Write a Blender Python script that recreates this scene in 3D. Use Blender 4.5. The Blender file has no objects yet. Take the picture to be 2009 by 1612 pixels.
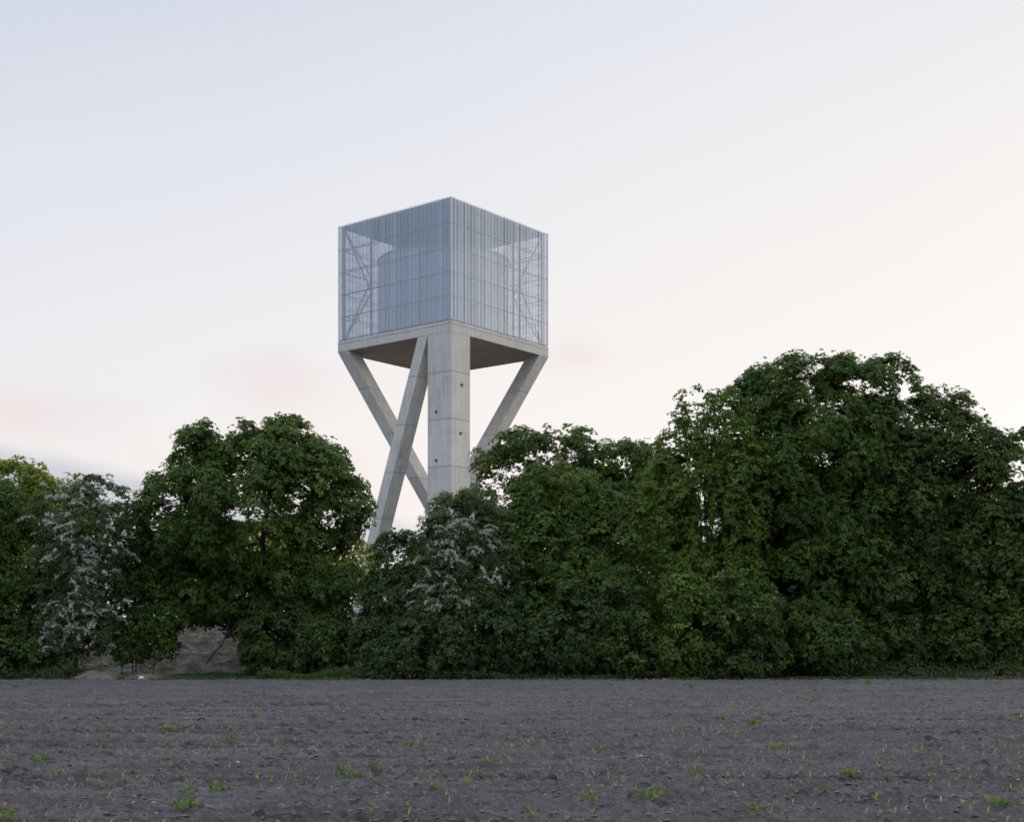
import bpy, bmesh, math
import numpy as np
from mathutils import Vector
R = math.radians
sc = bpy.context.scene
C = sc.collection

# ---------------------------------------------------------------- camera, world, sun
F, CX, HY, CH = 2636.0, 1004.5, 1250.0, 1.8      # focal length, centre column, horizon row (photo px), eye height
cam = bpy.data.objects.new('camera', bpy.data.cameras.new('camera'))
C.objects.link(cam); sc.camera = cam
cam.location = (0, 0, CH); cam.rotation_euler = (math.pi/2, 0, 0)
cam.data.sensor_width = 36; cam.data.lens = 36*F/2009; cam.data.shift_y = (HY-806)/2009
cam.data.clip_start = .1; cam.data.clip_end = 6000
sc.view_settings.view_transform = 'Standard'; sc.view_settings.look = 'None'
sc.cycles.filter_width = 1.6
sc.view_settings.exposure = 0; sc.view_settings.gamma = 1

SUN_AZ, SUN_EL = 52, 5          # azimuth to the right of the view axis, elevation
sd = Vector((math.sin(R(SUN_AZ))*math.cos(R(SUN_EL)), math.cos(R(SUN_AZ))*math.cos(R(SUN_EL)), math.sin(R(SUN_EL))))

def srgb(r, g, b):
    f = lambda c: c/12.92 if c <= .04045 else ((c+.055)/1.055)**2.4
    return (f(r/255), f(g/255), f(b/255), 1)

class NT:
    def __init__(s, tree): s.t = tree; s.l = tree.links
    def n(s, kind, **k):
        x = s.t.nodes.new(kind)
        for a, b in k.items(): setattr(x, a, b)
        return x
    def put(s, sock, v):
        if hasattr(v, 'links') or isinstance(v, bpy.types.NodeSocket): s.l.new(v, sock)
        else: sock.default_value = v
    def m(s, op, a, b=0., c=None, clamp=False):
        x = s.n('ShaderNodeMath', operation=op, use_clamp=clamp)
        s.put(x.inputs[0], a); s.put(x.inputs[1], b)
        if c is not None: s.put(x.inputs[2], c)
        return x.outputs[0]
    def ramp(s, fac, stops, interp='LINEAR'):
        x = s.n('ShaderNodeValToRGB'); e = x.color_ramp.elements; x.color_ramp.interpolation = interp
        while len(e) < len(stops): e.new(.5)
        for i, (p, c) in enumerate(stops):
            e[i].position = p; e[i].color = c if len(c) == 4 else (*c, 1)
        s.put(x.inputs[0], fac); return x.outputs[0]
    def mix(s, f, a, b, kind='MIX'):
        x = s.n('ShaderNodeMix', data_type='RGBA', blend_type=kind)
        s.put(x.inputs[0], f); s.put(x.inputs[6], a); s.put(x.inputs[7], b); return x.outputs[2]
    def noise(s, vec, scale, detail=3, rough=.55):
        x = s.n('ShaderNodeTexNoise'); x.inputs['Scale'].default_value = scale
        x.inputs['Detail'].default_value = detail; x.inputs['Roughness'].default_value = rough
        if vec is not None: s.l.new(vec, x.inputs['Vector'])
        return x.outputs['Fac']
    def scaled(s, vec, sc3):
        x = s.n('ShaderNodeMapping'); x.inputs['Scale'].default_value = sc3; s.l.new(vec, x.inputs['Vector']); return x.outputs[0]
    def sstep(s, v, a, b):
        x = s.n('ShaderNodeMapRange', interpolation_type='SMOOTHSTEP')
        s.put(x.inputs[0], v); x.inputs[1].default_value = a; x.inputs[2].default_value = b; return x.outputs[0]

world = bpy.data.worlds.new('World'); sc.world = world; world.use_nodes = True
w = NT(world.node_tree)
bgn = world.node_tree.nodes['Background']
sky = w.n('ShaderNodeTexSky', sky_type='NISHITA'); sky.sun_disc = False
sky.sun_elevation = R(SUN_EL); sky.sun_rotation = R(SUN_AZ); sky.dust_density = 2.0
tc = w.n('ShaderNodeTexCoord').outputs['Generated']
sp = w.n('ShaderNodeSeparateXYZ'); w.l.new(tc, sp.inputs[0])
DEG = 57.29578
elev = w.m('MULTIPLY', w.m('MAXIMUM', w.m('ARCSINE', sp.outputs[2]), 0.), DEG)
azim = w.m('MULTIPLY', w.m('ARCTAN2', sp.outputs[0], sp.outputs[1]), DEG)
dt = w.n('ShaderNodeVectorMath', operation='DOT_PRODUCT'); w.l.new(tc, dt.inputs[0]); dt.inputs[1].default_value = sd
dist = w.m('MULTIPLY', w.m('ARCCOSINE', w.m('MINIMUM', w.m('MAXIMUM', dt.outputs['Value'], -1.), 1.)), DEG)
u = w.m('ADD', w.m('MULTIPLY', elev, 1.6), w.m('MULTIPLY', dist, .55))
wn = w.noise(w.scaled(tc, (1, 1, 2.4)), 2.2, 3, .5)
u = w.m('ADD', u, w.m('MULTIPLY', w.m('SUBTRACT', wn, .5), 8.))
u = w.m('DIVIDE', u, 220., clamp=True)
sky_grad = w.ramp(u, [(0, srgb(255, 236, 214)), (31/220, srgb(255, 251, 250)), (47/220, srgb(249, 243, 241)), (59/220, srgb(238, 238, 242)),
                  (68/220, srgb(228, 231, 240)), (76/220, srgb(216, 221, 234)), (86/220, srgb(203, 210, 226)), (94/220, (.54, .61, .75)), (112/220, (.68, .78, .95)), (135/220, (1.18, 1.30, 1.5)), (190/220, (1.6, 1.72, 1.95))])  # unseen sky behind and overhead boosted to light tower, field and trees
# thin evening cloud: a violet bank low on the left and a few faint pink smudges
bn = w.noise(w.scaled(tc, (1, 1, 3)), 5, 4, .55)
edge = w.m('ADD', w.m('SUBTRACT', 6.5, w.m('MULTIPLY', w.m('ADD', azim, 12.), .17)), w.m('MULTIPLY', w.m('SUBTRACT', bn, .5), 1.5))
under = w.m('SUBTRACT', edge, elev)
bank = w.m('MULTIPLY', w.sstep(under, -.1, .9), w.sstep(azim, 4., -9.))
pink = w.m('MULTIPLY', w.m('MULTIPLY', w.sstep(under, -3.4, -.6), w.sstep(azim, 6., -10.)), w.sstep(bn, .35, .65))
sky_grad = w.mix(w.m('MULTIPLY', pink, .55), sky_grad, srgb(248, 228, 224))
sky_grad = w.mix(w.m('MULTIPLY', bank, .85), sky_grad, srgb(203, 205, 216))
for (pa, pe, ra, re, k) in ((-9.8, 10.7, 2.0, 1.2, .5), (2.8, 11.9, 2.0, .9, .5), (-20, 9.0, 3, .9, .45)):
    q = w.m('SQRT', w.m('ADD', w.m('POWER', w.m('DIVIDE', w.m('SUBTRACT', azim, pa), ra), 2.), w.m('POWER', w.m('DIVIDE', w.m('SUBTRACT', elev, pe), re), 2.)))
    q = w.m('ADD', q, w.m('MULTIPLY', w.m('SUBTRACT', bn, .5), 3.2))
    sky_grad = w.mix(w.m('MULTIPLY', w.sstep(q, 1.5, 0.), k), sky_grad, srgb(238, 224, 224))
fin = w.mix(1., w.mix(1., sky.outputs[0], (.012, .012, .012, 1), 'MULTIPLY'), w.mix(1., sky_grad, (.955, .955, .955, 1), 'MULTIPLY'), 'ADD')
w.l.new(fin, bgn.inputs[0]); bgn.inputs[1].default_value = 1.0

sl = bpy.data.lights.new('sun', 'SUN'); sl.energy = 2.2; sl.angle = R(10); sl.color = (1, .84, .66)
so = bpy.data.objects.new('sun', sl); C.objects.link(so)
so.rotation_euler = (-sd).to_track_quat('-Z', 'Y').to_euler(); so.location = (40, 20, 60)

# ---------------------------------------------------------------- helpers
def at(px, py, Y): return ((px-CX)/F*Y, Y, CH+(HY-py)/F*Y)

def tag(o, label=None, cat=None, group=None, kind=None):
    for k, v in (('label', label), ('category', cat), ('group', group), ('kind', kind)):
        if v: o[k] = v
    return o
def empty(name, loc, label, cat, group=None):
    o = bpy.data.objects.new(name, None); C.objects.link(o); o.location = loc; o.empty_display_size = .3
    return tag(o, label, cat, group)
def link(name, me, mat, parent=None, loc=None):
    o = bpy.data.objects.new(name, me); C.objects.link(o)
    me.materials.append(mat)
    if parent: o.parent = parent
    if loc is not None: o.location = loc
    return o
def np_mesh(name, V, Fc, smooth=False, attr=None):
    """V (n,3), Fc (m,k) all faces of k corners; attr: per-face float"""
    me = bpy.data.meshes.new(name)
    n, (m, k) = len(V), Fc.shape
    me.vertices.add(n); me.vertices.foreach_set('co', V.astype(np.float32).ravel())
    me.loops.add(m*k); me.loops.foreach_set('vertex_index', Fc.astype(np.int32).ravel())
    me.polygons.add(m); me.polygons.foreach_set('loop_start', np.arange(0, m*k, k, dtype=np.int32))
    me.polygons.foreach_set('use_smooth', np.full(m, smooth))
    if attr is not None:
        a = me.attributes.new('tone', 'FLOAT', 'FACE'); a.data.foreach_set('value', attr.astype(np.float32))
    me.update(calc_edges=True); return me
class MB:
    def __init__(s): s.v = []; s.f = []
    def quadbox(s, bot, top):
        """prism between two n-gons given as point lists"""
        n = len(bot); b = len(s.v); s.v += [tuple(p) for p in bot]+[tuple(p) for p in top]
        s.f.append(list(range(b, b+n))[::-1]); s.f.append(list(range(b+n, b+2*n)))
        for i in range(n):
            j = (i+1) % n; s.f.append([b+i, b+j, b+n+j, b+n+i])
    def tube(s, pts, rad, sides=6):
        pts = [Vector(p) for p in pts]; b = len(s.v)
        if not hasattr(rad, '__len__'): rad = [rad]*len(pts)
        for i, p in enumerate(pts):
            d = (pts[min(i+1, len(pts)-1)]-pts[max(i-1, 0)]).normalized()
            a = d.orthogonal().normalized() if i == 0 else (a-d*a.dot(d)).normalized()
            c = d.cross(a)
            for k in range(sides):
                t = 2*math.pi*k/sides; q = p+(a*math.cos(t)+c*math.sin(t))*rad[i]; s.v.append(tuple(q))
        for i in range(len(pts)-1):
            for k in range(sides):
                k2 = (k+1) % sides; o = b+i*sides
                s.f.append([o+k, o+k2, o+sides+k2, o+sides+k])
        s.f.append(list(range(b, b+sides))[::-1]); e = b+(len(pts)-1)*sides; s.f.append(list(range(e, e+sides)))
    def build(s, name, mat, parent=None, loc=None, bevel=0, smooth=False):
        me = bpy.data.meshes.new(name); me.from_pydata(s.v, [], s.f); me.update()
        bm = bmesh.new(); bm.from_mesh(me); bmesh.ops.recalc_face_normals(bm, faces=bm.faces)
        if bevel: bmesh.ops.bevel(bm, geom=list(bm.edges), offset=bevel, segments=2, affect='EDGES', profile=.5)
        bm.to_mesh(me); bm.free()
        if smooth: me.polygons.foreach_set('use_smooth', [True]*len(me.polygons))
        return link(name, me, mat, parent, loc)

def vnoise(x, y, seed=0):
    xi = np.floor(x).astype(np.int64); yi = np.floor(y).astype(np.int64); fx = x-xi; fy = y-yi
    fx = fx*fx*(3-2*fx); fy = fy*fy*(3-2*fy)
    def h(a, b):
        n = (a*374761393+b*668265263+seed*1274126177) & 0xffffffff
        n = ((n ^ (n >> 13))*1274126177) & 0xffffffff
        return ((n ^ (n >> 16)) & 0xffff)/65535.
    return (h(xi, yi)*(1-fx)+h(xi+1, yi)*fx)*(1-fy)+(h(xi, yi+1)*(1-fx)+h(xi+1, yi+1)*fx)*fy

# ---------------------------------------------------------------- materials
def new_mat(name):
    m = bpy.data.materials.new(name); m.use_nodes = True; t = NT(m.node_tree)
    return m, t, m.node_tree.nodes['Principled BSDF'], m.node_tree.nodes['Material Output']
def objco(t): return t.n('ShaderNodeTexCoord').outputs['Object']
def bump(t, h, strength, distance, p):
    b = t.n('ShaderNodeBump'); b.inputs['Strength'].default_value = strength; b.inputs['Distance'].default_value = distance
    t.l.new(h, b.inputs['Height']); t.l.new(b.outputs[0], p.inputs['Normal'])

def concrete(name, base, joint=4.6, joint_off=0., brown=0.):
    m, t, p, o = new_mat(name); co = objco(t)
    xyz = t.n('ShaderNodeSeparateXYZ'); t.l.new(co, xyz.inputs[0])
    big = t.noise(co, .35, 4, .6); fine = t.noise(co, 5, 5, .65)
    streak = t.noise(t.scaled(co, (2.2, 2.2, .12)), 1.6, 4, .6)
    v = t.m('ADD', t.m('MULTIPLY', big, .36), t.m('ADD', t.m('MULTIPLY', streak, .42), t.m('MULTIPLY', fine, .2)))
    c = t.ramp(v, [(.28, tuple(x*.52 for x in base)), (.5, base), (.72, tuple(min(1, x*1.24) for x in base))])
    # formwork lifts: each pour a slightly different tone, a thin dark joint between
    z = t.m('DIVIDE', t.m('ADD', xyz.outputs[2], joint_off), joint)
    cell = t.m('FLOOR', z); fr = t.m('SUBTRACT', z, cell)
    wnz = t.n('ShaderNodeTexWhiteNoise', noise_dimensions='1D'); t.l.new(cell, wnz.inputs['W'])
    c = t.mix(t.m('MULTIPLY', wnz.outputs['Value'], .34), c, tuple(x*.75 for x in base)+(1,))
    near = t.m('MINIMUM', fr, t.m('SUBTRACT', 1., fr))
    jl = t.m('MULTIPLY', t.sstep(near, .020, .006), .6)
    z2 = t.m('DIVIDE', xyz.outputs[2], joint/4); f2 = t.m('FRACT', z2)
    j2 = t.m('MULTIPLY', t.sstep(t.m('MINIMUM', f2, t.m('SUBTRACT', 1., f2)), .03, .006), t.m('MULTIPLY', big, .28))
    c = t.mix(t.m('MAXIMUM', jl, j2), c, tuple(x*.42 for x in base)+(1,))
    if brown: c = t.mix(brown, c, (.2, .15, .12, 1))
    t.l.new(c, p.inputs['Base Color']); p.inputs['Roughness'].default_value = .85
    bump(t, t.m('ADD', fine, t.m('MULTIPLY', jl, -1.5)), .35, .03, p)
    return m
M_conc = concrete('concrete', (.57, .58, .56))
M_soffit = concrete('shaded_soffit_concrete', (.56, .47, .39), brown=.3)  # slab underside: warm bounce and shade put into a browner concrete
M_tank = None

def simple(name, col, rough=.7, metal=0., var=.25, scale=3.):
    m, t, p, o = new_mat(name); co = objco(t)
    c = t.ramp(t.noise(co, scale, 4, .6), [(.3, tuple(x*(1-var) for x in col)), (.7, tuple(min(1, x*(1+var)) for x in col))])
    t.l.new(c, p.inputs['Base Color']); p.inputs['Roughness'].default_value = rough; p.inputs['Metallic'].default_value = metal
    return m
M_steel = simple('galvanised_steel', (.19, .205, .24), .5, .3)
M_frame = simple('screen_rails', (.46, .50, .57), .5, .3)
M_roof = simple('roof_sheet', (.17, .18, .21), .6)
M_gap = simple('gap_shade', (.05, .05, .055), .8)
M_bark = simple('bark', (.055, .045, .038), .9, 0, .4, 9)
M_hole = simple('vent_shade', (.06, .06, .06), .9)

def screen_mat():
    m, t, p, o = new_mat('expanded_metal_screen'); co = objco(t)
    xyz = t.n('ShaderNodeSeparateXYZ'); t.l.new(co, xyz.inputs[0])
    run = t.m('ADD', t.m('MULTIPLY', xyz.outputs[0], 1.28), t.m('MULTIPLY', xyz.outputs[1], .35))
    wv = t.n('ShaderNodeTexWhiteNoise', noise_dimensions='2D')
    comb = t.n('ShaderNodeCombineXYZ'); t.l.new(t.m('FLOOR', t.m('MULTIPLY', run, 2.3)), comb.inputs[0])
    t.l.new(comb.outputs[0], wv.inputs['Vector'])
    fac = t.m('ADD', .56, t.m('MULTIPLY', t.m('SUBTRACT', wv.outputs['Value'], .5), .12))
    fac = t.m('ADD', fac, t.m('MULTIPLY', t.m('SUBTRACT', t.noise(t.scaled(co, (1, 1, .2)), 2.5, 2), .5), .10))
    p.inputs['Base Color'].default_value = (.55, .64, .76, 1); p.inputs['Metallic'].default_value = .55; p.inputs['Roughness'].default_value = .55
    tr = t.n('ShaderNodeBsdfTransparent'); mx = t.n('ShaderNodeMixShader')
    t.l.new(fac, mx.inputs[0]); t.l.new(tr.outputs[0], mx.inputs[1]); t.l.new(p.outputs[0], mx.inputs[2]); t.l.new(mx.outputs[0], o.inputs[0])
    return m
M_screen = screen_mat()
def tank_mat():
    m, t, p, o = new_mat('ribbed_tank_cladding'); co = objco(t)
    c = t.ramp(t.noise(t.scaled(co, (1, 1, .1)), 1.2, 4, .6), [(.3, (.42, .45, .50)), (.7, (.52, .55, .60))])
    t.l.new(c, p.inputs['Base Color']); p.inputs['Roughness'].default_value = .5; p.inputs['Metallic'].default_value = .2
    return m
M_tank = tank_mat()

def leaf_mat(name, dark, mid, light, trans=.3, tcol=(.25, .34, .05), spec=.14):
    m, t, p, o = new_mat(name)
    a = t.n('ShaderNodeAttribute', attribute_type='GEOMETRY', attribute_name='tone')
    c = t.ramp(a.outputs['Fac'], [(0, dark), (.5, mid), (1, light)])
    t.l.new(c, p.inputs['Base Color']); p.inputs['Roughness'].default_value = .5; p.inputs['Specular IOR Level'].default_value = spec
    tb = t.n('ShaderNodeBsdfTranslucent'); t.l.new(t.mix(.5, c, (*tcol, 1)), tb.inputs[0])
    mx = t.n('ShaderNodeMixShader'); mx.inputs[0].default_value = trans
    t.l.new(p.outputs[0], mx.inputs[1]); t.l.new(tb.outputs[0], mx.inputs[2]); t.l.new(mx.outputs[0], o.inputs[0])
    return m
L_maple = leaf_mat('maple_leaves', (.036, .070, .020), (.080, .136, .034), (.17, .24, .052), .40, spec=.14)
L_dark = leaf_mat('dark_leaves', (.028, .054, .020), (.070, .112, .034), (.16, .215, .052), .36, spec=.14)
L_light = leaf_mat('light_leaves', (.065, .115, .028), (.125, .19, .040), (.22, .30, .060), .45)
L_fresh = leaf_mat('fresh_leaves', (.045, .085, .024), (.100, .165, .040), (.19, .27, .062), .42, spec=.14)
L_blue = leaf_mat('bluish_leaves', (.030, .056, .023), (.058, .094, .034), (.115, .16, .052), .26, spec=.14)
L_haw = leaf_mat('hawthorn_leaves', (.042, .070, .026), (.075, .115, .040), (.135, .18, .064), .28, spec=.14)
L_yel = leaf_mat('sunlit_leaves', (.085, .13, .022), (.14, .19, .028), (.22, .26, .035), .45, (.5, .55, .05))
L_blos = leaf_mat('blossom', (.36, .37, .33), (.52, .53, .48), (.70, .70, .64), .2, (.5, .5, .42))
L_corn = leaf_mat('seedling_leaves', (.16, .21, .05), (.25, .30, .07), (.36, .38, .10), .3, (.6, .6, .1))
L_weed = leaf_mat('weed_leaves', (.05, .10, .025), (.09, .16, .035), (.14, .22, .05), .3)
L_grass = leaf_mat('grass_blades', (.05, .08, .025), (.09, .13, .04), (.15, .19, .06), .3)

# ---------------------------------------------------------------- ground
def soil_mat():
    m, t, p, o = new_mat('tilled_soil'); co = objco(t)
    a = t.noise(t.scaled(co, (.5, 1.6, 1)), .8, 4, .6); b = t.noise(co, 14, 5, .7); g = t.noise(co, 60, 3, .7)
    ln = t.noise(t.scaled(co, (.06, 2.2, 1)), 1.6, 4, .6)
    v = t.m('ADD', t.m('ADD', t.m('MULTIPLY', a, .22), t.m('MULTIPLY', ln, .22)), t.m('ADD', t.m('MULTIPLY', b, .36), t.m('MULTIPLY', g, .25)))
    dk = t.m('MULTIPLY', t.sstep(t.noise(t.scaled(co, (.05, 4.5, 1)), 1.3, 3, .5), .44, .34), t.sstep(t.noise(co, 6, 3), .35, .6))  # thin dark furrow lines: crease shade painted into the soil colour
    c = t.ramp(t.m('SUBTRACT', v, t.m('MULTIPLY', dk, .17)), [(.38, (.050, .045, .046)), (.52, (.106, .097, .098)), (.67, (.20, .184, .181))])
    ta = t.n('ShaderNodeAttribute', attribute_type='GEOMETRY', attribute_name='tone')      # wheel ruts, their groove shade painted in as darker soil
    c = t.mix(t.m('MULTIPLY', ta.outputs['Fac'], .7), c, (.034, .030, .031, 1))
    t.l.new(c, p.inputs['Base Color']); p.inputs['Roughness'].default_value = .95; p.inputs['Specular IOR Level'].default_value = .15
    bump(t, t.m('ADD', b, t.m('MULTIPLY', g, .6)), .9, .03, p)
    return m
M_soil = soil_mat()
EDGE = 56.4
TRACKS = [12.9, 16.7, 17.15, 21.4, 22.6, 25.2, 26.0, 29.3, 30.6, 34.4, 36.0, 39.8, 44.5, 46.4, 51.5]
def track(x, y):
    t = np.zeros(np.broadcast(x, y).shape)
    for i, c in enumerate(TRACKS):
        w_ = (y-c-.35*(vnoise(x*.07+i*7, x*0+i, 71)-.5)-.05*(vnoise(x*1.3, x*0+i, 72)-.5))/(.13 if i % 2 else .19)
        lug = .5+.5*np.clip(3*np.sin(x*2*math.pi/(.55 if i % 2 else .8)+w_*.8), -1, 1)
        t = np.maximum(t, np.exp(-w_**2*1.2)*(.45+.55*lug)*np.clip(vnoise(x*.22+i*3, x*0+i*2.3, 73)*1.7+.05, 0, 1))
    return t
def field_z(x, y):
    wob = .25*vnoise(x*.12, y*.5, 3)
    z = .012*np.cos((y+wob)*2*math.pi/.75)*(.4+.6*vnoise(x*.4, y*1.1, 5))
    z += .030*(vnoise(x*.25, y*2.2, 7)-.5)+.030*(vnoise(x*1.2, y*4.2, 11)-.5)+.030*(vnoise(x*.5, y*9., 12)-.5)
    z += .045*(vnoise(x*.5, y*5.0, 9)-.5)-.035*np.clip(vnoise(x*.18, y*3.1, 27)-.68, 0, 1)*3
    fr = (y+wob*.3)/.375; fr = (fr-np.round(fr))*.375
    z -= .045*np.exp(-(fr/.05)**2)*np.clip(vnoise(x*.25, np.round((y+wob*.3)/.375)*1.37, 29)*2.2-.75, 0, 1)*(.5+vnoise(x*3, y*.5, 30))
    z -= track(x, y)*.028
    c1 = vnoise(x*7.5, y*9., 13); z += .085*np.clip(c1-.50, 0, 1)**1.1*2*(.3+vnoise(x*.8, y*1.6, 23))
    c2 = vnoise(x*17., y*19., 17); z += .046*np.clip(c2-.45, 0, 1)*2
    z += .026*(vnoise(x*34., y*36., 19)-.5)
    return z
def grid_strip(x0, x1, ys, dx, skew=0):
    xs = np.linspace(x0, x1, int((x1-x0)/dx)+1); X, Y = np.meshgrid(xs, ys)
    Z = field_z(X, Y); n, m = X.shape
    idx = np.arange(n*m).reshape(n, m)
    q = np.stack([idx[:-1, :-1], idx[:-1, 1:], idx[1:, 1:], idx[1:, :-1]], -1).reshape(-1, 4)
    return np.stack([X, Y, Z], -1).reshape(-1, 3), q
def geom(a, b, s0, k):
    r = [a]; s = s0
    while r[-1] < b: r.append(r[-1]+s); s *= k
    r[-1] = b; return np.array(r)
Vs, Qs, off = [], [], 0
for (x0, x1, ya, yb, dx, dy, k) in ((-9, 9, 10.5, 18, .028, .026, 1.0008), (-13, 13, 18, 29, .045, .042, 1.001), (-25, 25, 29, EDGE+.3, .10, .075, 1.002)):
    V, Q = grid_strip(x0, x1, geom(ya, yb, dy, k), dx); Vs.append(V); Qs.append(Q+off); off += len(V)
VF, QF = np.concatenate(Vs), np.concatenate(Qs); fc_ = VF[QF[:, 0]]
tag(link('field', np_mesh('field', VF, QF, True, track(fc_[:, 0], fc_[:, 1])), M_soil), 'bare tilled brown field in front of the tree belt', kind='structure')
# the land under and around everything
mb = MB(); mb.quadbox([(-2500, -300, -3), (2500, -300, -3), (2500, 4000, -3), (-2500, 4000, -3)], [(-2500, -300, -.10), (2500, -300, -.10), (2500, 4000, -.10), (-2500, 4000, -.10)])
tag(mb.build('ground', M_soil), 'open bare land reaching to the horizon', kind='structure')
# soil bank beyond the gap in the trees
def bank_mat():
    m, t, p, o = new_mat('bank_soil'); co = objco(t)
    a = t.noise(t.scaled(co, (.8, 1, 1.7)), 1.8, 6, .7); b = t.noise(co, 9, 4, .7)
    c = t.ramp(t.m('ADD', t.m('MULTIPLY', a, .65), t.m('MULTIPLY', b, .35)), [(.40, (.026, .022, .017)), (.5, (.085, .073, .058)), (.60, (.20, .175, .145))])
    t.l.new(c, p.inputs['Base Color']); p.inputs['Roughness'].default_value = .95
    bump(t, t.m('ADD', a, b), .8, .15, p); return m
xs = np.linspace(-34, -5, 150); ts = np.linspace(0, 1, 50); X, T = np.meshgrid(xs, ts)
prof = np.interp(T, [0, .12, .62, .75, 1], [-.15, .3, 2.95, 2.9, -.15])
endf = np.clip((X+34)/4, 0, 1)*np.clip((-5-X)/4, 0, 1); endf = endf*endf*(3-2*endf)
Z = prof*endf*(.88+.22*vnoise(X*.3, T*2, 31))+.34*(vnoise(X*1.1, T*14, 33)-.5)+.26*(vnoise(X*3.0, T*26, 35)-.5)
Z = np.where((T < .01) | (T > .99) | (endf < .02), -.15, Z)
idx = np.arange(X.size).reshape(X.shape)
q = np.stack([idx[:-1, :-1], idx[:-1, 1:], idx[1:, 1:], idx[1:, :-1]], -1).reshape(-1, 4)
tag(link('hill', np_mesh('hill', np.stack([X, 64+T*14, Z], -1).reshape(-1, 3), q, True), bank_mat()), 'low bank of bare grey soil seen under the round tree', kind='structure')

# ---------------------------------------------------------------- water tower
D, YAW = 130.0, .674
NX, S = (884.8-CX)/F*D, .1203*D
cU, cV = (-math.cos(YAW), math.sin(YAW)), (math.sin(YAW), math.cos(YAW))
ZT, ZM, ZB = CH+.329*D, CH+.2369*D, CH+.2278*D
def W(a, b, z): return (a*cU[0]+b*cV[0], a*cU[1]+b*cV[1], z)
tower = empty('water_tower', (NX, D, 0), 'tall concrete water tower with a cubic metal mesh tank room on column and slanted legs', 'water tower')
def pr(mbx, a0, a1, b0, b1, z0, z1):
    mbx.quadbox([W(a0, b0, z0), W(a1, b0, z0), W(a1, b1, z0), W(a0, b1, z0)], [W(a0, b0, z1), W(a1, b0, z1), W(a1, b1, z1), W(a0, b1, z1)])
def part(name, mat, *boxes, bevel=0, label=None):
    b = MB()
    for x in boxes: pr(b, *x)
    o = b.build(name, mat, tower, bevel=bevel)
    if label: o['label'] = label
    return o
colo = part('column', M_conc, (0, 3.05, 0, 2.85, -.3, ZB), bevel=.03, label='massive upright concrete column under the near corner')
slab = part('slab', M_conc, (0, S, 0, S, ZB+.02, ZM-.06), bevel=.02)
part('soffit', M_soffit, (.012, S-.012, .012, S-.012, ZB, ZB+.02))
part('base_gap', M_gap, (.12, S-.12, .12, S-.12, ZM-.06, ZM+.02))  # dark filler where slab and screen part: the gap's shade made solid
def leg(top, bot, label):
    b = MB(); b.quadbox([W(a, c, -.3) for a, c in bot], [W(a, c, ZB) for a, c in top])
    o = b.build('leg', M_conc, tower, bevel=.02); o['label'] = label
def rect(a0, a1, b0, b1): return [(a0, b0), (a1, b0), (a1, b1), (a0, b1)]
leg(rect(3.06, 4.35, .003, 1.75), rect(14.3, 15.6, .003, 1.75), 'slanted leg running down beside the column towards the left')
dl = .80*S
leg(rect(S-1.55, S, 0, 1.75), rect(S-1.55-dl, S-dl, dl, 1.75+dl), 'slanted leg under the left corner of the slab')
leg(rect(0, 1.75, S-1.57, S), rect(dl, 1.75+dl, S-1.57-dl, S-dl), 'slanted leg under the right corner of the slab')
# round vents on the column, alternating between its two visible faces
def vent(px, py, face):
    if face == 'u':   # left face, b = 0 plane
        k = (px-CX)/F; a = (-.0454-k)/(k*cU[1]-cU[0]); a *= D; Yd = D+a*cU[1]
        n = Vector((-cV[0], -cV[1], 0)); c0 = Vector(W(a, 0, CH+(HY-py)/F*Yd))
    else:
        k = (px-CX)/F; bb = (k+.0454)/(cV[0]-k*cV[1]); bb *= D; Yd = D+bb*cV[1]
        n = Vector((-cU[0], -cU[1], 0)); c0 = Vector(W(0, bb, CH+(HY-py)/F*Yd))
    b = MB(); b.tube([c0-n*.02, c0+n*.012], .14, 14); o = b.build('vent_shade_disc', M_hole, colo)  # dark disc on the surface stands in for the shaded hollow
    r = MB(); t1 = n.cross(Vector((0, 0, 1)))
    r.tube([c0+n*.02+(t1*math.cos(x)+Vector((0, 0, 1))*math.sin(x))*.15 for x in np.linspace(0, 2*math.pi, 17)], .02, 5); r.build('rim', M_steel, o)
for px, py, f in ((906, 755, 'v'), (904, 850, 'v'), (856, 808, 'u'), (856, 903, 'u'), (854, 1000, 'u')): vent(px, py, f)
# tank
def cyl(name, mat, r, z0, z1, n, rib=0.):
    b = MB(); pts = []
    for i in range(n):
        t = 2*math.pi*i/n; rr = r+(rib if i % 4 < 2 else 0)
        pts.append((S/2+rr*math.cos(t), S/2+rr*math.sin(t)))
    b.quadbox([W(a, c, z0) for a, c in pts], [W(a, c, z1) for a, c in pts]); return b.build(name, mat, tower)
ZK = CH+.3003*D
tank = cyl('tank', M_tank, 6.8, ZM+.06, ZK, 160, .07)
cyl('tank_rim', M_steel, 6.95, ZK, ZK+.18, 96)
part('roof', M_roof, (.3, S-.3, .3, S-.3, ZT-.32, ZT-.1))
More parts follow.
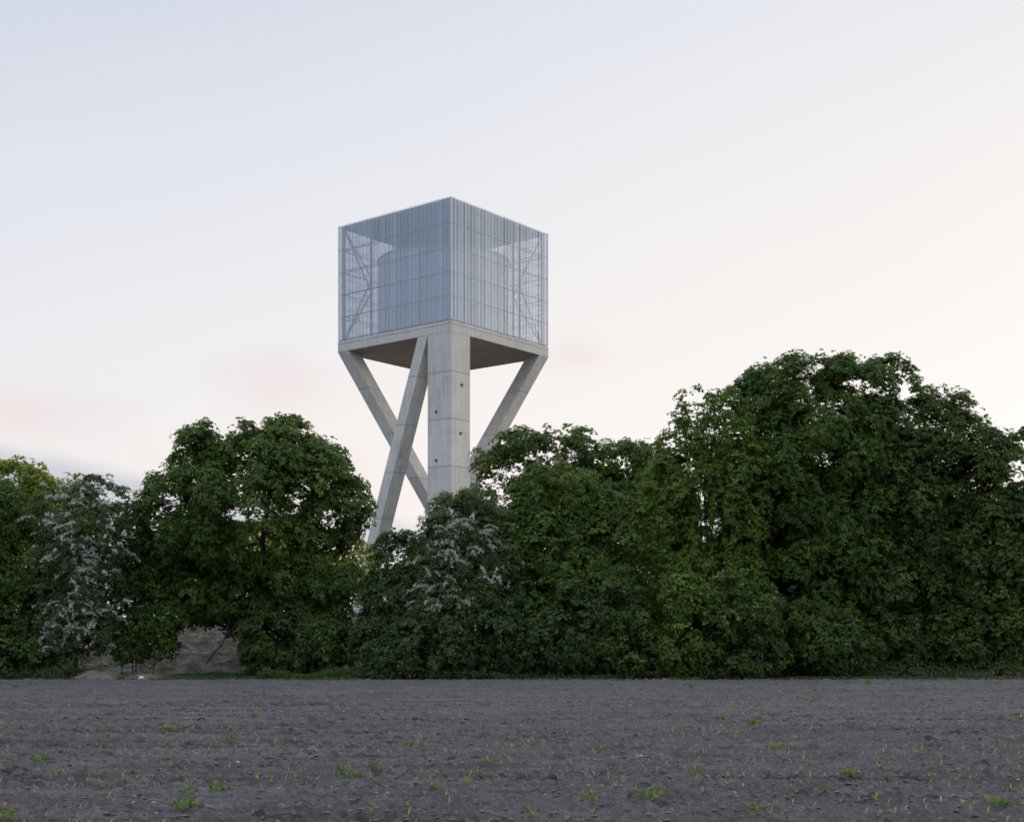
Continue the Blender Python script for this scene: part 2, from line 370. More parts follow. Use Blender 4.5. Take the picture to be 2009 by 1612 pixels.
# inner steel frame
IN = .45
sides = {'n_l': lambda t, z, i=IN: W(t, i, z), 'n_r': lambda t, z, i=IN: W(i, t, z), 'l_f': lambda t, z, i=IN: W(S-i, t, z), 'r_f': lambda t, z, i=IN: W(t, S-i, z)}
zlo, zhi = ZM+.03, ZT-.32
for a, c in ((IN, IN), (S-IN, IN), (IN, S-IN), (S-IN, S-IN)):
    part('corner_post', M_steel, (a-.12, a+.12, c-.12, c+.12, zlo, zhi))
for k, fn in sides.items():
    for q in (.285, .5, .715):
        b = MB(); b.tube([fn(q*S, zlo), fn(q*S, zhi)], .14 if q != .5 else .09, 4); b.build('post', M_steel, tower)
    zc = (zlo+zhi)/2
    for sgn in (0, 1):
        node = .285*S if sgn == 0 else .715*S; cor = IN if sgn == 0 else S-IN
        for ze in (zlo, zhi):
            b = MB(); b.tube([fn(node, zc, IN+.05), fn(cor, ze, IN+.05)], .10, 4); b.build('brace', M_steel, tower)
        for zq in np.linspace(zlo, zhi, 12)[1:-1]:
            b = MB(); b.tube([fn(cor, zq, IN+.3), fn(node, zq, IN+.3)], .028, 4); b.build('rail', M_steel, tower)
    for z in np.linspace(ZM+.25, ZT-.35, 6):
        b = MB(); b.tube([fn(IN, z), fn(S-IN, z)], .055, 4); b.build('girt', M_steel, tower)
# screens with their light frames
SI = .06
scr = {'n_l': ((SI, SI), (S-SI, SI)), 'n_r': ((SI, SI), (SI, S-SI)), 'l_f': ((S-SI, SI), (S-SI, S-SI)), 'r_f': ((SI, S-SI), (S-SI, S-SI))}
rng = np.random.default_rng(4)
for k, (p0, p1) in scr.items():
    me = bpy.data.meshes.new('mesh_screen')
    me.from_pydata([W(*p0, ZM), W(*p1, ZM), W(*p1, ZT-.04), W(*p0, ZT-.04)], [], [(0, 1, 2, 3)]); me.update()
    o = link('mesh_screen', me, M_screen, tower)
    b = MB(); P0, P1 = Vector(W(*p0, 0)), Vector(W(*p1, 0)); cen = Vector(W(S/2, S/2, 0)); inw = (cen-(P0+P1)/2).normalized()
    for i in range(31):
        t = i/30; q = P0.lerp(P1, t)+inw*-.03; rr = .010+.018*rng.random()**2
        b.tube([(q.x, q.y, ZM+.02), (q.x, q.y, ZT-.06)], rr, 4)
    for j in range(6):
        z = ZM+.08+(ZT-ZM-.3)*j/5; q0 = P0-inw*.03; q1 = P1-inw*.03
        b.tube([(q0.x, q0.y, z), (q1.x, q1.y, z)], .017, 4)
    b.build('screen_frame', M_frame, o)

# ---------------------------------------------------------------- trees
def rnd_dirs(rng, n):
    v = rng.normal(size=(n, 3)); return v/np.linalg.norm(v, axis=1, keepdims=True)
def norm(v): return v/np.maximum(np.linalg.norm(v, axis=-1, keepdims=True), 1e-9)

def leaves_mesh(name, P, N, size, rng, tone, aspect=.8, droop=.35):
    """one kite-shaped, slightly folded leaf per point"""
    n = len(P); T = rng.normal(size=(n, 3)); T[:, 2] -= droop*2
    T = norm(T-N*(T*N).sum(1, keepdims=True)); B = np.cross(N, T)
    s = (size*(.65+.7*rng.random(n)))[:, None]
    a = P-T*s*.5; c = P+T*s*.5-N*s*.10; mid = P-T*s*.08+N*s*.05
    l = mid+B*s*.5*aspect-N*s*.10; r = mid-B*s*.5*aspect-N*s*.10
    V = np.stack([a, l, c, r], 1).reshape(-1, 3)
    return np_mesh(name, V, np.arange(n*4).reshape(n, 4), False, tone)

def inside(P, lobes, k=1., skip=-1):
    r = np.zeros(len(P), bool)
    for i, l in enumerate(lobes):
        if i == skip: continue
        r |= (((P-l[:3])/(l[3:6]*k))**2).sum(1) < 1
    return r

def grow(lobes, rng, rc, spacing, per, size, fill, gaps, backd=.5, floor=.1, updir=.55):
    """clumps over the lobes' surfaces, shoots over the clumps, leaves round the shoots"""
    CP, CO, CR = [], [], []
    for i, l in enumerate(lobes):
        a, b, c = l[3:6]; area = 4*math.pi*(((a*b)**1.6+(a*c)**1.6+(b*c)**1.6)/3)**(1/1.6)
        n = int(area/(rc*rc*1.95))+4
        d = rnd_dirs(rng, n); cr = np.minimum(rc*(.42+1.0*rng.random(n)), min(a, b, c)*.6)
        k = 1.03-cr*(.12+1.15*rng.random(n))/np.linalg.norm(d*l[3:6], axis=1)
        ph = rng.random(6)*6.28; wob = 1+.036*(np.sin(d[:, 0]*5+ph[0])+np.sin(d[:, 2]*6+ph[1])+np.sin(d[:, 1]*5+ph[2]+d[:, 0]*3))
        lead = rng.random(n) < .22                      # small leading shoots that break the outline
        k = np.where(lead, .95+.12*rng.random(n), k*wob); cr = np.where(lead, np.minimum(cr, rc*(.26+.24*rng.random(n))), cr)
        P = l[:3]+d*l[3:6]*k[:, None]; keep = ~inside(P, lobes, .76, i)
        keep &= (d[:, 1] < .35) | (rng.random(n) < backd)
        CP.append(P[keep]); CO.append(norm(d[keep]/l[3:6])); CR.append(cr[keep])
        m = int(n*fill); d = rnd_dirs(rng, m); k = .35+.52*rng.random(m)**.6
        CP.append(l[:3]+d*l[3:6]*k[:, None]); CO.append(d); CR.append(rc*(.8+.4*rng.random(m)))
    CP, CO, CR = np.concatenate(CP), np.concatenate(CO), np.concatenate(CR)
    g = CP[:, 2] > floor+.25; CP, CO, CR = CP[g], CO[g], CR[g]
    ns = np.maximum(4, (2*math.pi*CR**2/spacing**2*.9).astype(int)); ci = np.repeat(np.arange(len(CP)), ns)
    d = norm(rnd_dirs(rng, len(ci))+CO[ci]*.75+np.array([0, 0, .5]))
    flat = np.array([1., 1., .98])
    SP = CP[ci]+d*flat*(CR[ci]*(.66+.40*rng.random(len(ci))+.42*rng.random(len(ci))**9))[:, None]
    lim = 1.24+0*CR[ci]; ok = np.zeros(len(SP), bool)
    for l in lobes: ok |= (((SP-l[:3])/l[3:6])**2).sum(1) < lim**2
    SP, d, ci = SP[ok], d[ok], ci[ok]
    if gaps:
        keep = np.ones(len(SP), bool); px = CX+SP[:, 0]/SP[:, 1]*F; py = HY-(SP[:, 2]-CH)/SP[:, 1]*F
        for gx, gy, rx, ry, pr_ in gaps:
            keep &= ~(((((px-gx)/rx)**2+((py-gy)/ry)**2) < 1) & (rng.random(len(SP)) < pr_))
        SP, d, ci = SP[keep], d[keep], ci[keep]
    st = rng.random(len(SP))**1.5*.5+.40*rng.random(len(CP))[ci]**1.3
    li = np.repeat(np.arange(len(SP)), per); n = len(li)
    ax = norm(d[li]*.95+np.array([0, 0, updir]))
    o = rnd_dirs(rng, n); o -= ax*(o*ax).sum(1, keepdims=True)*.6
    P = SP[li]+o*(size*1.15)*(.5+.7*rng.random(n))[:, None]
    N = norm(ax+o*.42+rng.normal(size=(n, 3))*.26)
    tone = np.clip(st[li]+.2*rng.random(n), 0, 1)
    g = P[:, 2] > floor-.05
    return P[g], N[g], tone[g], CP, CR, SP

def limbs(mbx, base, lobes, CP, rng, r0, stems=1, spread=.6, twigs=90):
    zs = max(l[2] for l in lobes); nodes, rads = [], []
    top = max(lobes, key=lambda l: l[2]+l[5]*.3)
    for s in range(stems):
        b = np.array(base)+np.array([rng.normal()*spread*.4, rng.normal()*spread*.3, -.15])*(1 if stems > 1 else 0)+np.array([0, 0, -.15])
        tgt = np.array(top[:3])+rng.normal(size=3)*np.array(top[3:6])*(.25 if stems > 1 else .08)
        pts = []
        for i in range(9):
            t = i/8; p = b*(1-t)+tgt*t; p = p+rng.normal(size=3)*.10*t*(1-t)*4; p[2] = b[2]+(tgt[2]-b[2])*t; pts.append(p)
        rr = [r0/(1 if stems == 1 else 1.5)*(1.25 if i == 0 else 1-.8*i/8) for i in range(9)]
        mbx.tube(pts, rr, 8)
        for i in range(2, 9): nodes.append(pts[i]); rads.append(rr[i])
    nodes = list(nodes); rads = list(rads)
    for l in lobes:                                        # main limbs into each lobe
        for rep in range(2):
            tgt = np.array(l[:3])+rng.normal(size=3)*np.array(l[3:6])*.3
            A = np.array(nodes); low = A[:, 2] < tgt[2]+.2
            if not low.any(): continue
            dd = np.linalg.norm(A-tgt, axis=1)+np.where(low, 0, 99)+A[:, 2]*.15; j = int(dd.argmin()); p0 = A[j]; r1 = max(.03, rads[j]*.6)
            ctrl = (p0+tgt)/2+np.array([0, 0, -.12*np.linalg.norm(tgt-p0)])
            pts = [p0*(1-t)**2+2*ctrl*t*(1-t)+tgt*t*t+rng.normal(size=3)*.05*(0 < t < 1) for t in np.linspace(0, 1, 7)]
            rr = [r1*(1-.7*t) for t in np.linspace(0, 1, 7)]; mbx.tube(pts, rr, 6)
            nodes += pts[2:]; rads += rr[2:]
    A = np.array(nodes); pick = rng.permutation(len(CP))[:twigs]
    for c in CP[pick]:
        dd = np.linalg.norm(A-c, axis=1); j = int(dd.argmin())
        if dd[j] > 6: continue
        p0 = A[j]; ctrl = (p0+c)/2+rng.normal(size=3)*.15-np.array([0, 0, .08*dd[j]])
        mbx.tube([p0*(1-t)**2+2*ctrl*t*(1-t)+c*t*t for t in np.linspace(0, 1, 5)], [min(rads[j]*.6, .05)*(1-.75*t)+.006 for t in np.linspace(0, 1, 5)], 4)

def tree(name, label, cat, Y, lobes_px, mat, base_px, seed, rc=.80, spacing=.27, per=8, size=.13, fill=.5, r0=.16, stems=1, group=None,
         gaps=None, depth=.85, backd=.8, twigs=90, blossom=0, bl_zone=None, floor=.1, leafless=False, droop=.35, aspect=.8):
    rng = np.random.default_rng(seed); lob = []
    for l in lobes_px:
        px, py, rx, ry = l[:4]; dy = l[4] if len(l) > 4 else 0.
        x, y, z = at(px, py, Y+dy); lob.append(np.array([x, Y+dy, z, rx/F*Y, max(.9, rx/F*Y*depth), ry/F*Y]))
    bx = (base_px-CX)/F*Y; base = Vector((bx, Y, 0))
    root = empty(name, base, label, cat, group)
    P, N, tone, CP, CR, SP = grow(lob, rng, rc, spacing, per, size, fill, gaps, backd, floor)
    o = link('crown', leaves_mesh('crown', P-np.array(base), N, size, rng, tone, aspect, droop), mat, root)
    m = MB(); limbs(m, tuple(base), lob, CP, rng, r0, stems, twigs=twigs)
    m.v = [(a-bx, b-Y, c) for a, b, c in m.v]; m.build('trunk', M_bark, root, smooth=True)
    if blossom:
        # flower sprays: short arching chains of small white corymbs on the outside of the crown
        sel = SP[(SP[:, 1] < Y+.3)]; px = CX+sel[:, 0]/sel[:, 1]*F; py = HY-(sel[:, 2]-CH)/sel[:, 1]*F
        wt = np.zeros(len(sel))
        for zx, zy, zr, zq in bl_zone: wt = np.maximum(wt, zq*np.exp(-(((px-zx)/zr)**2+((py-zy)/zr)**2)))
        idx = rng.choice(len(sel), min(blossom, len(sel)-1), replace=False, p=(wt+1e-4)/(wt+1e-4).sum())
        Q = []
        for s in sel[idx]:
            out = norm(s-lob[0][:3]); h = rng.normal(size=3)*.7+out*.8; h[2] *= .25; h = norm(h); L = .3+.75*rng.random(); q0 = s+out*.10+np.array([0, -.06, 0])
            for t in np.arange(0, 1, .055):
                c = q0+h*L*(t-.3)+np.array([0, 0, .16*L*(1-(2*t-.8)**2)])
                Q.append(c+rng.normal(size=(4, 3))*.036)
        Q = np.concatenate(Q); Nn = norm(rnd_dirs(rng, len(Q))+np.array([0, -.4, .8]))
        link('blossom', leaves_mesh('blossom', Q-np.array(base), Nn, .055, rng, rng.random(len(Q))**1.4, 1.0, 0), L_blos, root)
    return root

# --- behind the belt
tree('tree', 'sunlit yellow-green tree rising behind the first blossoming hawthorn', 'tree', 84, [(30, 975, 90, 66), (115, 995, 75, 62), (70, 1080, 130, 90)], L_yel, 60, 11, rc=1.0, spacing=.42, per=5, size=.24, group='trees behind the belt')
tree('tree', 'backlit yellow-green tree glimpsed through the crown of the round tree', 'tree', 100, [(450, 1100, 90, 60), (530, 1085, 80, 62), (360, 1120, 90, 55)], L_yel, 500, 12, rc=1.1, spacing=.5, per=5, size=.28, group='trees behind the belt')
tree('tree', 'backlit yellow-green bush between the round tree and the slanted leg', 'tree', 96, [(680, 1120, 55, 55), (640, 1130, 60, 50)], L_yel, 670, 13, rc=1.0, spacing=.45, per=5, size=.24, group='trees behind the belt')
tree('tree', 'dark tree right of the column with its top against the sky', 'tree', 79, [(1075, 925, 110, 85), (985, 945, 75, 68), (1150, 915, 60, 62), (1060, 1010, 140, 80), (1040, 1120, 160, 100)], L_dark, 1060, 14, rc=.85, spacing=.34, per=6, size=.19, fill=.4, gaps=[(975, 965, 38, 32, .85), (1010, 925, 30, 16, .7)], group='trees behind the belt')
tree('tree', 'green tree whose flat top fills the notch before the tall right trees', 'tree', 77, [(1235, 930, 55, 62), (1290, 935, 50, 62), (1260, 1010, 110, 90), (1260, 1120, 130, 100)], L_maple, 1250, 15, rc=.85, spacing=.34, per=6, size=.19, group='trees behind the belt')
for i, (x, y, rx, ry, lb) in enumerate(((1450, 1130, 150, 150, 'dark tree hidden behind the slender light green tree'), (1700, 1150, 180, 160, 'dark tree filling the shade between the two tallest crowns'), (1930, 1160, 160, 150, 'dark tree deep in the shade behind the right edge'),
                                   (1120, 1230, 200, 80, 'dark low tree behind the central shrubs'))):
    tree('tree', lb, 'tree', 78, [(x, y, rx, ry), (x-60, y+60, rx*.8, ry*.6), (x, 1268, rx*.95, 48)], L_dark, x, 20+i, rc=1.1, spacing=.5, per=5, size=.28, fill=.5, twigs=20, group='trees behind the belt')

# --- the belt, left to right
tree('tree', 'leafy green tree cut off by the left edge', 'tree', 60, [(-10, 1025, 60, 70), (-60, 1050, 90, 110), (20, 1120, 75, 100), (-30, 1220, 110, 100), (40, 1260, 60, 60)], L_maple, -20, 31, group='trees of the belt')
tree('hawthorn', 'hawthorn in white blossom near the left edge', 'hawthorn', 59.5, [(165, 1060, 85, 95), (190, 985, 42, 45), (130, 1150, 80, 100), (190, 1150, 70, 80), (120, 1240, 75, 75), (175, 1230, 60, 50), (110, 1010, 50, 50)], L_haw, 130, 32,
     rc=.55, spacing=.21, per=8, size=.095, fill=.6, r0=.10, stems=3, blossom=420, bl_zone=[(160, 1080, 60, 1), (150, 1190, 50, .8), (120, 1260, 45, .9), (200, 1220, 40, .7), (150, 1000, 50, .5)], group='hawthorns in blossom', aspect=.65)
tree('shrub', 'thin twiggy shrub in the dip between hawthorn and round tree', 'shrub', 61, [(243, 985, 24, 28), (255, 1050, 42, 60), (255, 1140, 55, 70), (235, 1215, 45, 50)], L_dark, 255, 33, rc=.45, spacing=.26, per=5, size=.11, fill=.2, r0=.05, stems=3, group='shrubs under the trees')
tree('tree', 'round dark maple standing alone left of the tower', 'tree', 62.5, [(500, 1000, 195, 158), (540, 900, 95, 62), (420, 930, 80, 70), (625, 940, 62, 70), (650, 995, 68, 62), (345, 1075, 100, 110), (330, 1150, 85, 62), (430, 1146, 122, 70), (600, 1140, 112, 110), (560, 1230, 85, 80), (630, 1250, 65, 70), (395, 1212, 34, 22), (468, 1228, 26, 34)],
     L_maple, 492, 34, rc=.82, spacing=.28, per=8, size=.145, fill=.55, r0=.26, gaps=[(520, 1062, 46, 26, .9), (480, 1010, 50, 18, .7), (585, 965, 30, 24, .7), (645, 1020, 36, 22, .75), (445, 1065, 30, 22, .5)], backd=.7, twigs=170, floor=.5, group='trees of the belt')
tree('shrub', 'dark leafy shrub right beside the leaning leg', 'shrub', 60.5, [(782, 1105, 50, 58), (752, 1180, 42, 62), (800, 1180, 70, 90), (750, 1250, 60, 70), (800, 1270, 70, 60)], L_blue, 770, 35, rc=.6, spacing=.23, per=7, size=.12, fill=.9, r0=.07, stems=4, group='shrubs under the trees')
tree('hawthorn', 'hawthorn in white blossom in front of the column', 'hawthorn', 59.8, [(905, 1050, 72, 78), (865, 1095, 55, 65), (965, 1080, 60, 80), (900, 1150, 95, 90), (880, 1230, 95, 75), (930, 985, 40, 30)], L_haw, 900, 36,
     rc=.55, spacing=.21, per=8, size=.095, fill=.6, r0=.10, stems=3, blossom=230, bl_zone=[(890, 1080, 42, .9), (960, 1060, 30, .8), (860, 1140, 40, .8), (940, 1150, 40, .8), (920, 1200, 34, .6)], group='hawthorns in blossom', aspect=.65)
tree('tree', 'bright green young maple in the middle right of the column', 'tree', 61.5, [(1095, 985, 75, 82), (1035, 1010, 42, 70), (1150, 1020, 60, 80), (1060, 1090, 90, 90), (1160, 1110, 90, 90), (1215, 1040, 40, 62), (1110, 1190, 130, 90)], L_fresh, 1110, 37, rc=.7, spacing=.27, per=8, size=.14, group='trees of the belt')
tree('tree', 'slender light green tree with bare stems and a loose top', 'tree', 62, [(1370, 830, 52, 72), (1338, 885, 46, 58), (1425, 850, 52, 82), (1345, 960, 85, 80), (1440, 950, 70, 90), (1300, 1050, 75, 75), (1440, 1060, 60, 80), (1370, 1010, 55, 40, 1.5), (1380, 1150, 110, 80)],
     L_light, 1400, 38, rc=.6, spacing=.29, per=7, size=.135, fill=.35, r0=.10, stems=4, gaps=[(1378, 1030, 13, 62, .9), (1408, 1030, 12, 60, .9), (1370, 810, 60, 60, .25)], group='trees of the belt')
tree('tree', 'tall broad maple with the highest rounded top', 'tree', 64.5, [(1580, 880, 150, 172), (1670, 830, 90, 118), (1490, 900, 80, 135), (1545, 1010, 130, 150), (1650, 1020, 120, 170), (1510, 1140, 120, 120), (1610, 1160, 130, 120), (1560, 1235, 130, 60)], L_maple, 1580, 39, rc=.85, spacing=.27, per=9, size=.135, fill=.6, r0=.3, gaps=[(1648, 800, 16, 22, .6)], floor=.3, group='trees of the belt')
tree('tree', 'tall dark maple sloping down towards the right edge', 'tree', 65, [(1745, 890, 105, 178), (1815, 940, 95, 170), (1872, 985, 80, 185), (1780, 1050, 130, 150), (1850, 1130, 110, 120), (1760, 1180, 140, 110), (1730, 1262, 110, 66), (1830, 1255, 100, 70)], L_dark, 1780, 40, rc=.85, spacing=.27, per=9, size=.135, fill=.6, floor=.3, r0=.3, group='trees of the belt')
tree('tree', 'dark tree at the right edge of the belt', 'tree', 63.5, [(1925, 1000, 80, 170), (2005, 1032, 85, 165), (2080, 1080, 90, 150), (1940, 1130, 90, 120), (2020, 1180, 100, 110), (1920, 1255, 90, 72), (2010, 1262, 90, 66)], L_dark, 1960, 41, rc=.8, spacing=.29, per=9, size=.145, floor=.3, group='trees of the belt')
# --- understory
for i, (Y, lb, lobes, mat, sz, bpx) in enumerate((
    (59, 'low dark shrub at the foot of the leftmost tree', [(40, 1290, 70, 45), (-30, 1280, 80, 60)], L_dark, .13, 30),
    (60.5, 'thin sapling before the grey bank with a few leafy sprays', [(290, 1235, 52, 45), (335, 1212, 40, 30), (255, 1268, 34, 32), (320, 1265, 28, 26)], L_maple, .13, 290),
    (60.5, 'dark skirt of leaves at the foot of the round maple', [(560, 1255, 80, 72), (640, 1265, 62, 65), (520, 1300, 40, 30), (600, 1300, 60, 30)], L_dark, .13, 580),
    (58.5, 'low bluish shrub between the leaning leg and the second hawthorn', [(760, 1295, 60, 38), (830, 1275, 75, 55)], L_blue, .12, 800),
    (59.2, 'bluish green shrub at the field edge below the second hawthorn', [(960, 1225, 85, 95), (900, 1290, 70, 36), (1010, 1290, 60, 34)], L_blue, .13, 940),
    (58.3, 'wide bluish shrub below the bright young maple', [(1070, 1265, 70, 55), (1130, 1240, 75, 85)], L_blue, .13, 1080),
    (58.6, 'dark green shrub right of the wide bluish one', [(1200, 1220, 80, 95), (1240, 1280, 80, 50)], L_dark, .14, 1210),
    (58.0, 'light green sapling at the field edge under the slender tree', [(1340, 1170, 42, 45), (1365, 1240, 55, 55), (1330, 1280, 45, 40)], L_light, .17, 1350),
    (58.4, 'dark shrub in the shade left of the tall broad maple', [(1450, 1220, 80, 85), (1470, 1290, 70, 40)], L_dark, .15, 1450),
    (60.5, 'dark leafy shrub at the foot of the tall broad maple', [(1560, 1250, 90, 70), (1650, 1265, 80, 60)], L_dark, .15, 1600))):
    tree('shrub', lb, 'shrub', Y, lobes, mat, bpx, 60+i, rc=.5, spacing=.24, per=7, size=sz*.92, fill=.5, r0=.04, stems=3, twigs=40, group='shrubs under the trees')

# ---------------------------------------------------------------- field edge
rng = np.random.default_rng(77)
def blades(n, xs, ys, h, rng, wd=.012, lean=.5):
    a = rng.random(n)*6.283; P = np.stack([xs, ys, np.zeros(n)], 1)
    dv = np.stack([np.cos(a), np.sin(a), np.zeros(n)], 1); sd_ = np.stack([-np.sin(a), np.cos(a), np.zeros(n)], 1)
    h = h[:, None]; up = np.array([0, 0, 1.]); wv = wd*(.6+.8*rng.random((n, 1)))
    m = P+up*h*.55+dv*h*lean*.25; t = P+up*h+dv*h*lean*(.4+.6*rng.random((n, 1)))
    return np.stack([P-sd_*wv, P+sd_*wv, m+sd_*wv*.8, m-sd_*wv*.8, t+sd_*wv*.15, t-sd_*wv*.15], 1)
def blade_mesh(name, B, tone):
    n = len(B); i = np.arange(n)[:, None]*6
    return np_mesh(name, B.reshape(-1, 3), np.concatenate([i+np.array([0, 1, 2, 3]), i+np.array([3, 2, 4, 5])]), False, np.concatenate([tone, tone]))
n = 26000; gx = rng.uniform(-27, 27, n); gy = EDGE-.25+rng.random(n)**1.3*2.6
pt = np.clip(vnoise(gx*.55, gy*.4, 41)*1.6-.35, 0, 1.2)*np.where(gx > 8, .03, np.where(gx < -8, .6, 1)); hh = (.03+.26*rng.random(n)**2)*pt
B = blades(n, gx, gy, hh+.015, rng, .013, .6)
tag(link('grass', blade_mesh('grass', B, rng.random(n)), L_grass), 'thin strip of rough grass along the field edge', 'grass', kind='stuff')

# dark verge and undergrowth under the belt
mb = MB(); mb.quadbox([(-60, EDGE+.2, -.095), (60, EDGE+.2, -.095), (60, 64.2, -.095), (-60, 64.2, -.095)], [(-60, EDGE+.2, -.02), (60, EDGE+.2, -.02), (60, 64.2, -.02), (-60, 64.2, -.02)])
mb.quadbox([(-4, 64.2, -.095), (260, 64.2, -.095), (260, 420, -.095), (-4, 420, -.095)], [(-4, 64.2, -.024), (260, 64.2, -.024), (260, 420, -.024), (-4, 420, -.024)])
tag(mb.build('verge', simple('leaf_litter', (.035, .034, .022), .95, 0, .4, 4)), 'dark ground with leaf litter under the trees', kind='structure')
n = 60000; ux = rng.uniform(-28, 32, n); uy = EDGE+.5+rng.random(n)*np.where(ux > 9, 14, 7); lowz = np.where((ux > -19) & (ux < -11), .12, np.where(ux > 9, np.where(uy > 59, .75, .12), .5))*(.25+1.1*vnoise(ux*.9, uy*.9, 43))
uz = lowz*rng.random(n)**.7
Pu = np.stack([ux, uy, uz], 1); Nu = norm(rng.normal(size=(n, 3))*.5+np.array([0, -.2, .9]))
tag(link('undergrowth', leaves_mesh('undergrowth', Pu, Nu, .12, rng, rng.random(n)*.6, .6), L_blue), 'low leafy undergrowth along the foot of the tree belt', 'undergrowth', kind='stuff')

n = 9000; bi = rng.integers(0, 120, n); bx = rng.uniform(-32, -7, n); bt = rng.uniform(.02, .7, n)
bz = np.interp(bt, [0, .12, .62, .75, 1], [-.15, .3, 2.95, 2.9, -.15])*np.clip((bx+34)/4, 0, 1)*np.clip((-5-bx)/4, 0, 1)
keep = vnoise(bx*.8, bt*9, 47)*vnoise(bx*3, bt*30, 48) > .34
Pb = np.stack([bx, 64+bt*14-.1, bz+.05+.3*rng.random(n)*vnoise(bx*.8, bt*9, 49)], 1)[keep]
tag(link('weeds', leaves_mesh('weeds', Pb, norm(rng.normal(size=Pb.shape)*.6+np.array([0, -.4, .6])), .13, rng, rng.random(len(Pb)), .5), L_maple), 'sparse weeds growing over the bare soil bank', 'weeds', kind='stuff')

# pale heaps of dry cuttings at the field edge in the gap
M_heap = simple('dry_cuttings', (.15, .13, .105), .95, 0, .45, 12)
def heap(x0, x1, Y, hgt, seed, label):
    r = np.random.default_rng(seed); xs = np.linspace(x0, x1, 60); ys = np.linspace(-.9, .9, 24); X, Yy = np.meshgrid(xs, ys)
    e = np.clip(1-((X-(x0+x1)/2)/((x1-x0)/2))**2, 0, 1)*np.clip(1-(Yy/.9)**2, 0, 1)
    Z = hgt*np.sqrt(e)*(.45+.9*vnoise(X*1.6, Yy*1.5, seed))+.05*(vnoise(X*9, Yy*9, seed+1)-.5)*(e > 0)-.05
    cx = (x0+x1)/2; idx = np.arange(X.size).reshape(X.shape)
    q = np.stack([idx[:-1, :-1], idx[:-1, 1:], idx[1:, 1:], idx[1:, :-1]], -1).reshape(-1, 4)
    o = link('brush_heap', np_mesh('brush_heap', np.stack([X-cx, Yy, Z], -1).reshape(-1, 3), q, True), M_heap, loc=(cx, Y, 0))
    tag(o, label, 'heap', 'pale heaps at the field edge')
    b = MB()
    for k in range(90):
        x = r.uniform(x0, x1)-cx; y = r.uniform(-.7, .5); z = hgt*.6*r.random()+.03; a = r.normal()*.8; L = .2+.5*r.random()
        b.tube([(x, y, z), (x+L*.5, y+a*L*.3, z+r.normal()*.08+.05), (x+L, y+a*L*.6, z+r.normal()*.12)], [.012, .009, .004], 4)
    b.build('twigs', M_heap, o)
heap(at(145, 0, 57.6)[0], at(235, 0, 57.6)[0], 57.8, .42, 51, 'larger pale heap of dry cuttings beside the first hawthorn')
heap(at(238, 0, 57.6)[0], at(330, 0, 57.6)[0], 57.9, .28, 54, 'smaller pale heap of dry cuttings under the thin sapling')
mb = MB(); x, y, z = at(277, 1330, 57); mb.tube([(-.09, 0, .02), (-.03, .02, .09), (.05, -.01, .10), (.11, .01, .03)], [.05, .09, .08, .03], 7)
tag(mb.build('paper_scrap', simple('white_scrap', (.75, .75, .75), .6, 0, .05), loc=(x, y, .0), smooth=True), 'small crumpled white scrap lying at the field edge', 'litter')
# leaning dead branch in front of the bank
mb = MB(); p0 = at(415, 1288, 61); p1 = at(452, 1190, 61)
rb = empty('dead_branch', (p0[0], 61, 0), 'bare thin branch leaning up to the round maple before the bank', 'branch')
q = [Vector((at(X_, Y_, 61)[0]-p0[0], 0, at(X_, Y_, 61)[2])) for X_, Y_ in ((405, 1300), (418, 1283), (436, 1262), (446, 1240), (449, 1215), (447, 1190))]
mb.tube(q, [.035, .045, .04, .035, .03, .02], 6); mb.build('stem', M_bark, rb, smooth=True)
mb = MB(); mb.tube([q[3], q[3]+Vector((.3, 0, .25)), q[3]+Vector((.6, .1, .35))], [.02, .014, .006], 5); mb.tube([q[2], q[2]+Vector((-.3, 0, .15)), q[2]+Vector((-.45, 0, .4))], [.018, .012, .005], 5); mb.build('twig', M_bark, rb, smooth=True)

# ---------------------------------------------------------------- seedlings, weeds, crumbs on the field
def seedling_mesh(seed):
    r = np.random.default_rng(seed); V, Fc, T = [], [], []
    for k in range(3 if seed % 2 else 2):
        a = r.random()*6.283; d = np.array([math.cos(a), math.sin(a), 0]); s = np.array([-d[1], d[0], 0]); h = .075+.045*r.random(); L = .02+.045*r.random(); wd = .007+.004*r.random()
        ts = [0, .35, .7, 1]; b = len(V)
        for t in ts:
            c = d*L*t**1.6+np.array([0, 0, h*(t-.28*t**3)]); ww = wd*(.45+1.1*t-1.45*t*t+.02); V += [c-s*ww, c+s*ww]
        for i in range(3): Fc.append([b+2*i, b+2*i+1, b+2*i+3, b+2*i+2]); T.append(r.random())
    return np_mesh('maize_seedling', np.array(V), np.array(Fc), False, np.array(T))
protos = [seedling_mesh(s) for s in range(8)]
for m_ in protos: m_.materials.append(L_corn)
rng = np.random.default_rng(5)
pos = []
yr = 12.72
while yr < 40:
    hw = yr*.385+.6; x = -hw+rng.random()*.2
    while x < hw:
        x += .17*(1+.25*rng.normal()) if rng.random() < .86 else .17*(2+2*rng.random())
        if vnoise(np.array([x*.3]), np.array([yr*.5]), 61)[0] > .22 and rng.random() < np.interp(yr, [13, 18, 24, 34], [1, 1, .75, .3]): pos.append((x, yr+rng.normal()*.02, .75+.5*rng.random()))
    yr += .75
inview = [p for p in pos if abs(p[0]) < p[1]*.3815 and p[1] > 13.12]
inview.sort(key=lambda p: -p[2]/p[1])
near = inview[:300]; ns_ = set(id(p) for p in near); rest = [p for p in pos if id(p) not in ns_]
def fz(x, y): return float(field_z(np.array([x]), np.array([y]))[0])
near.sort(key=lambda p: p[1])
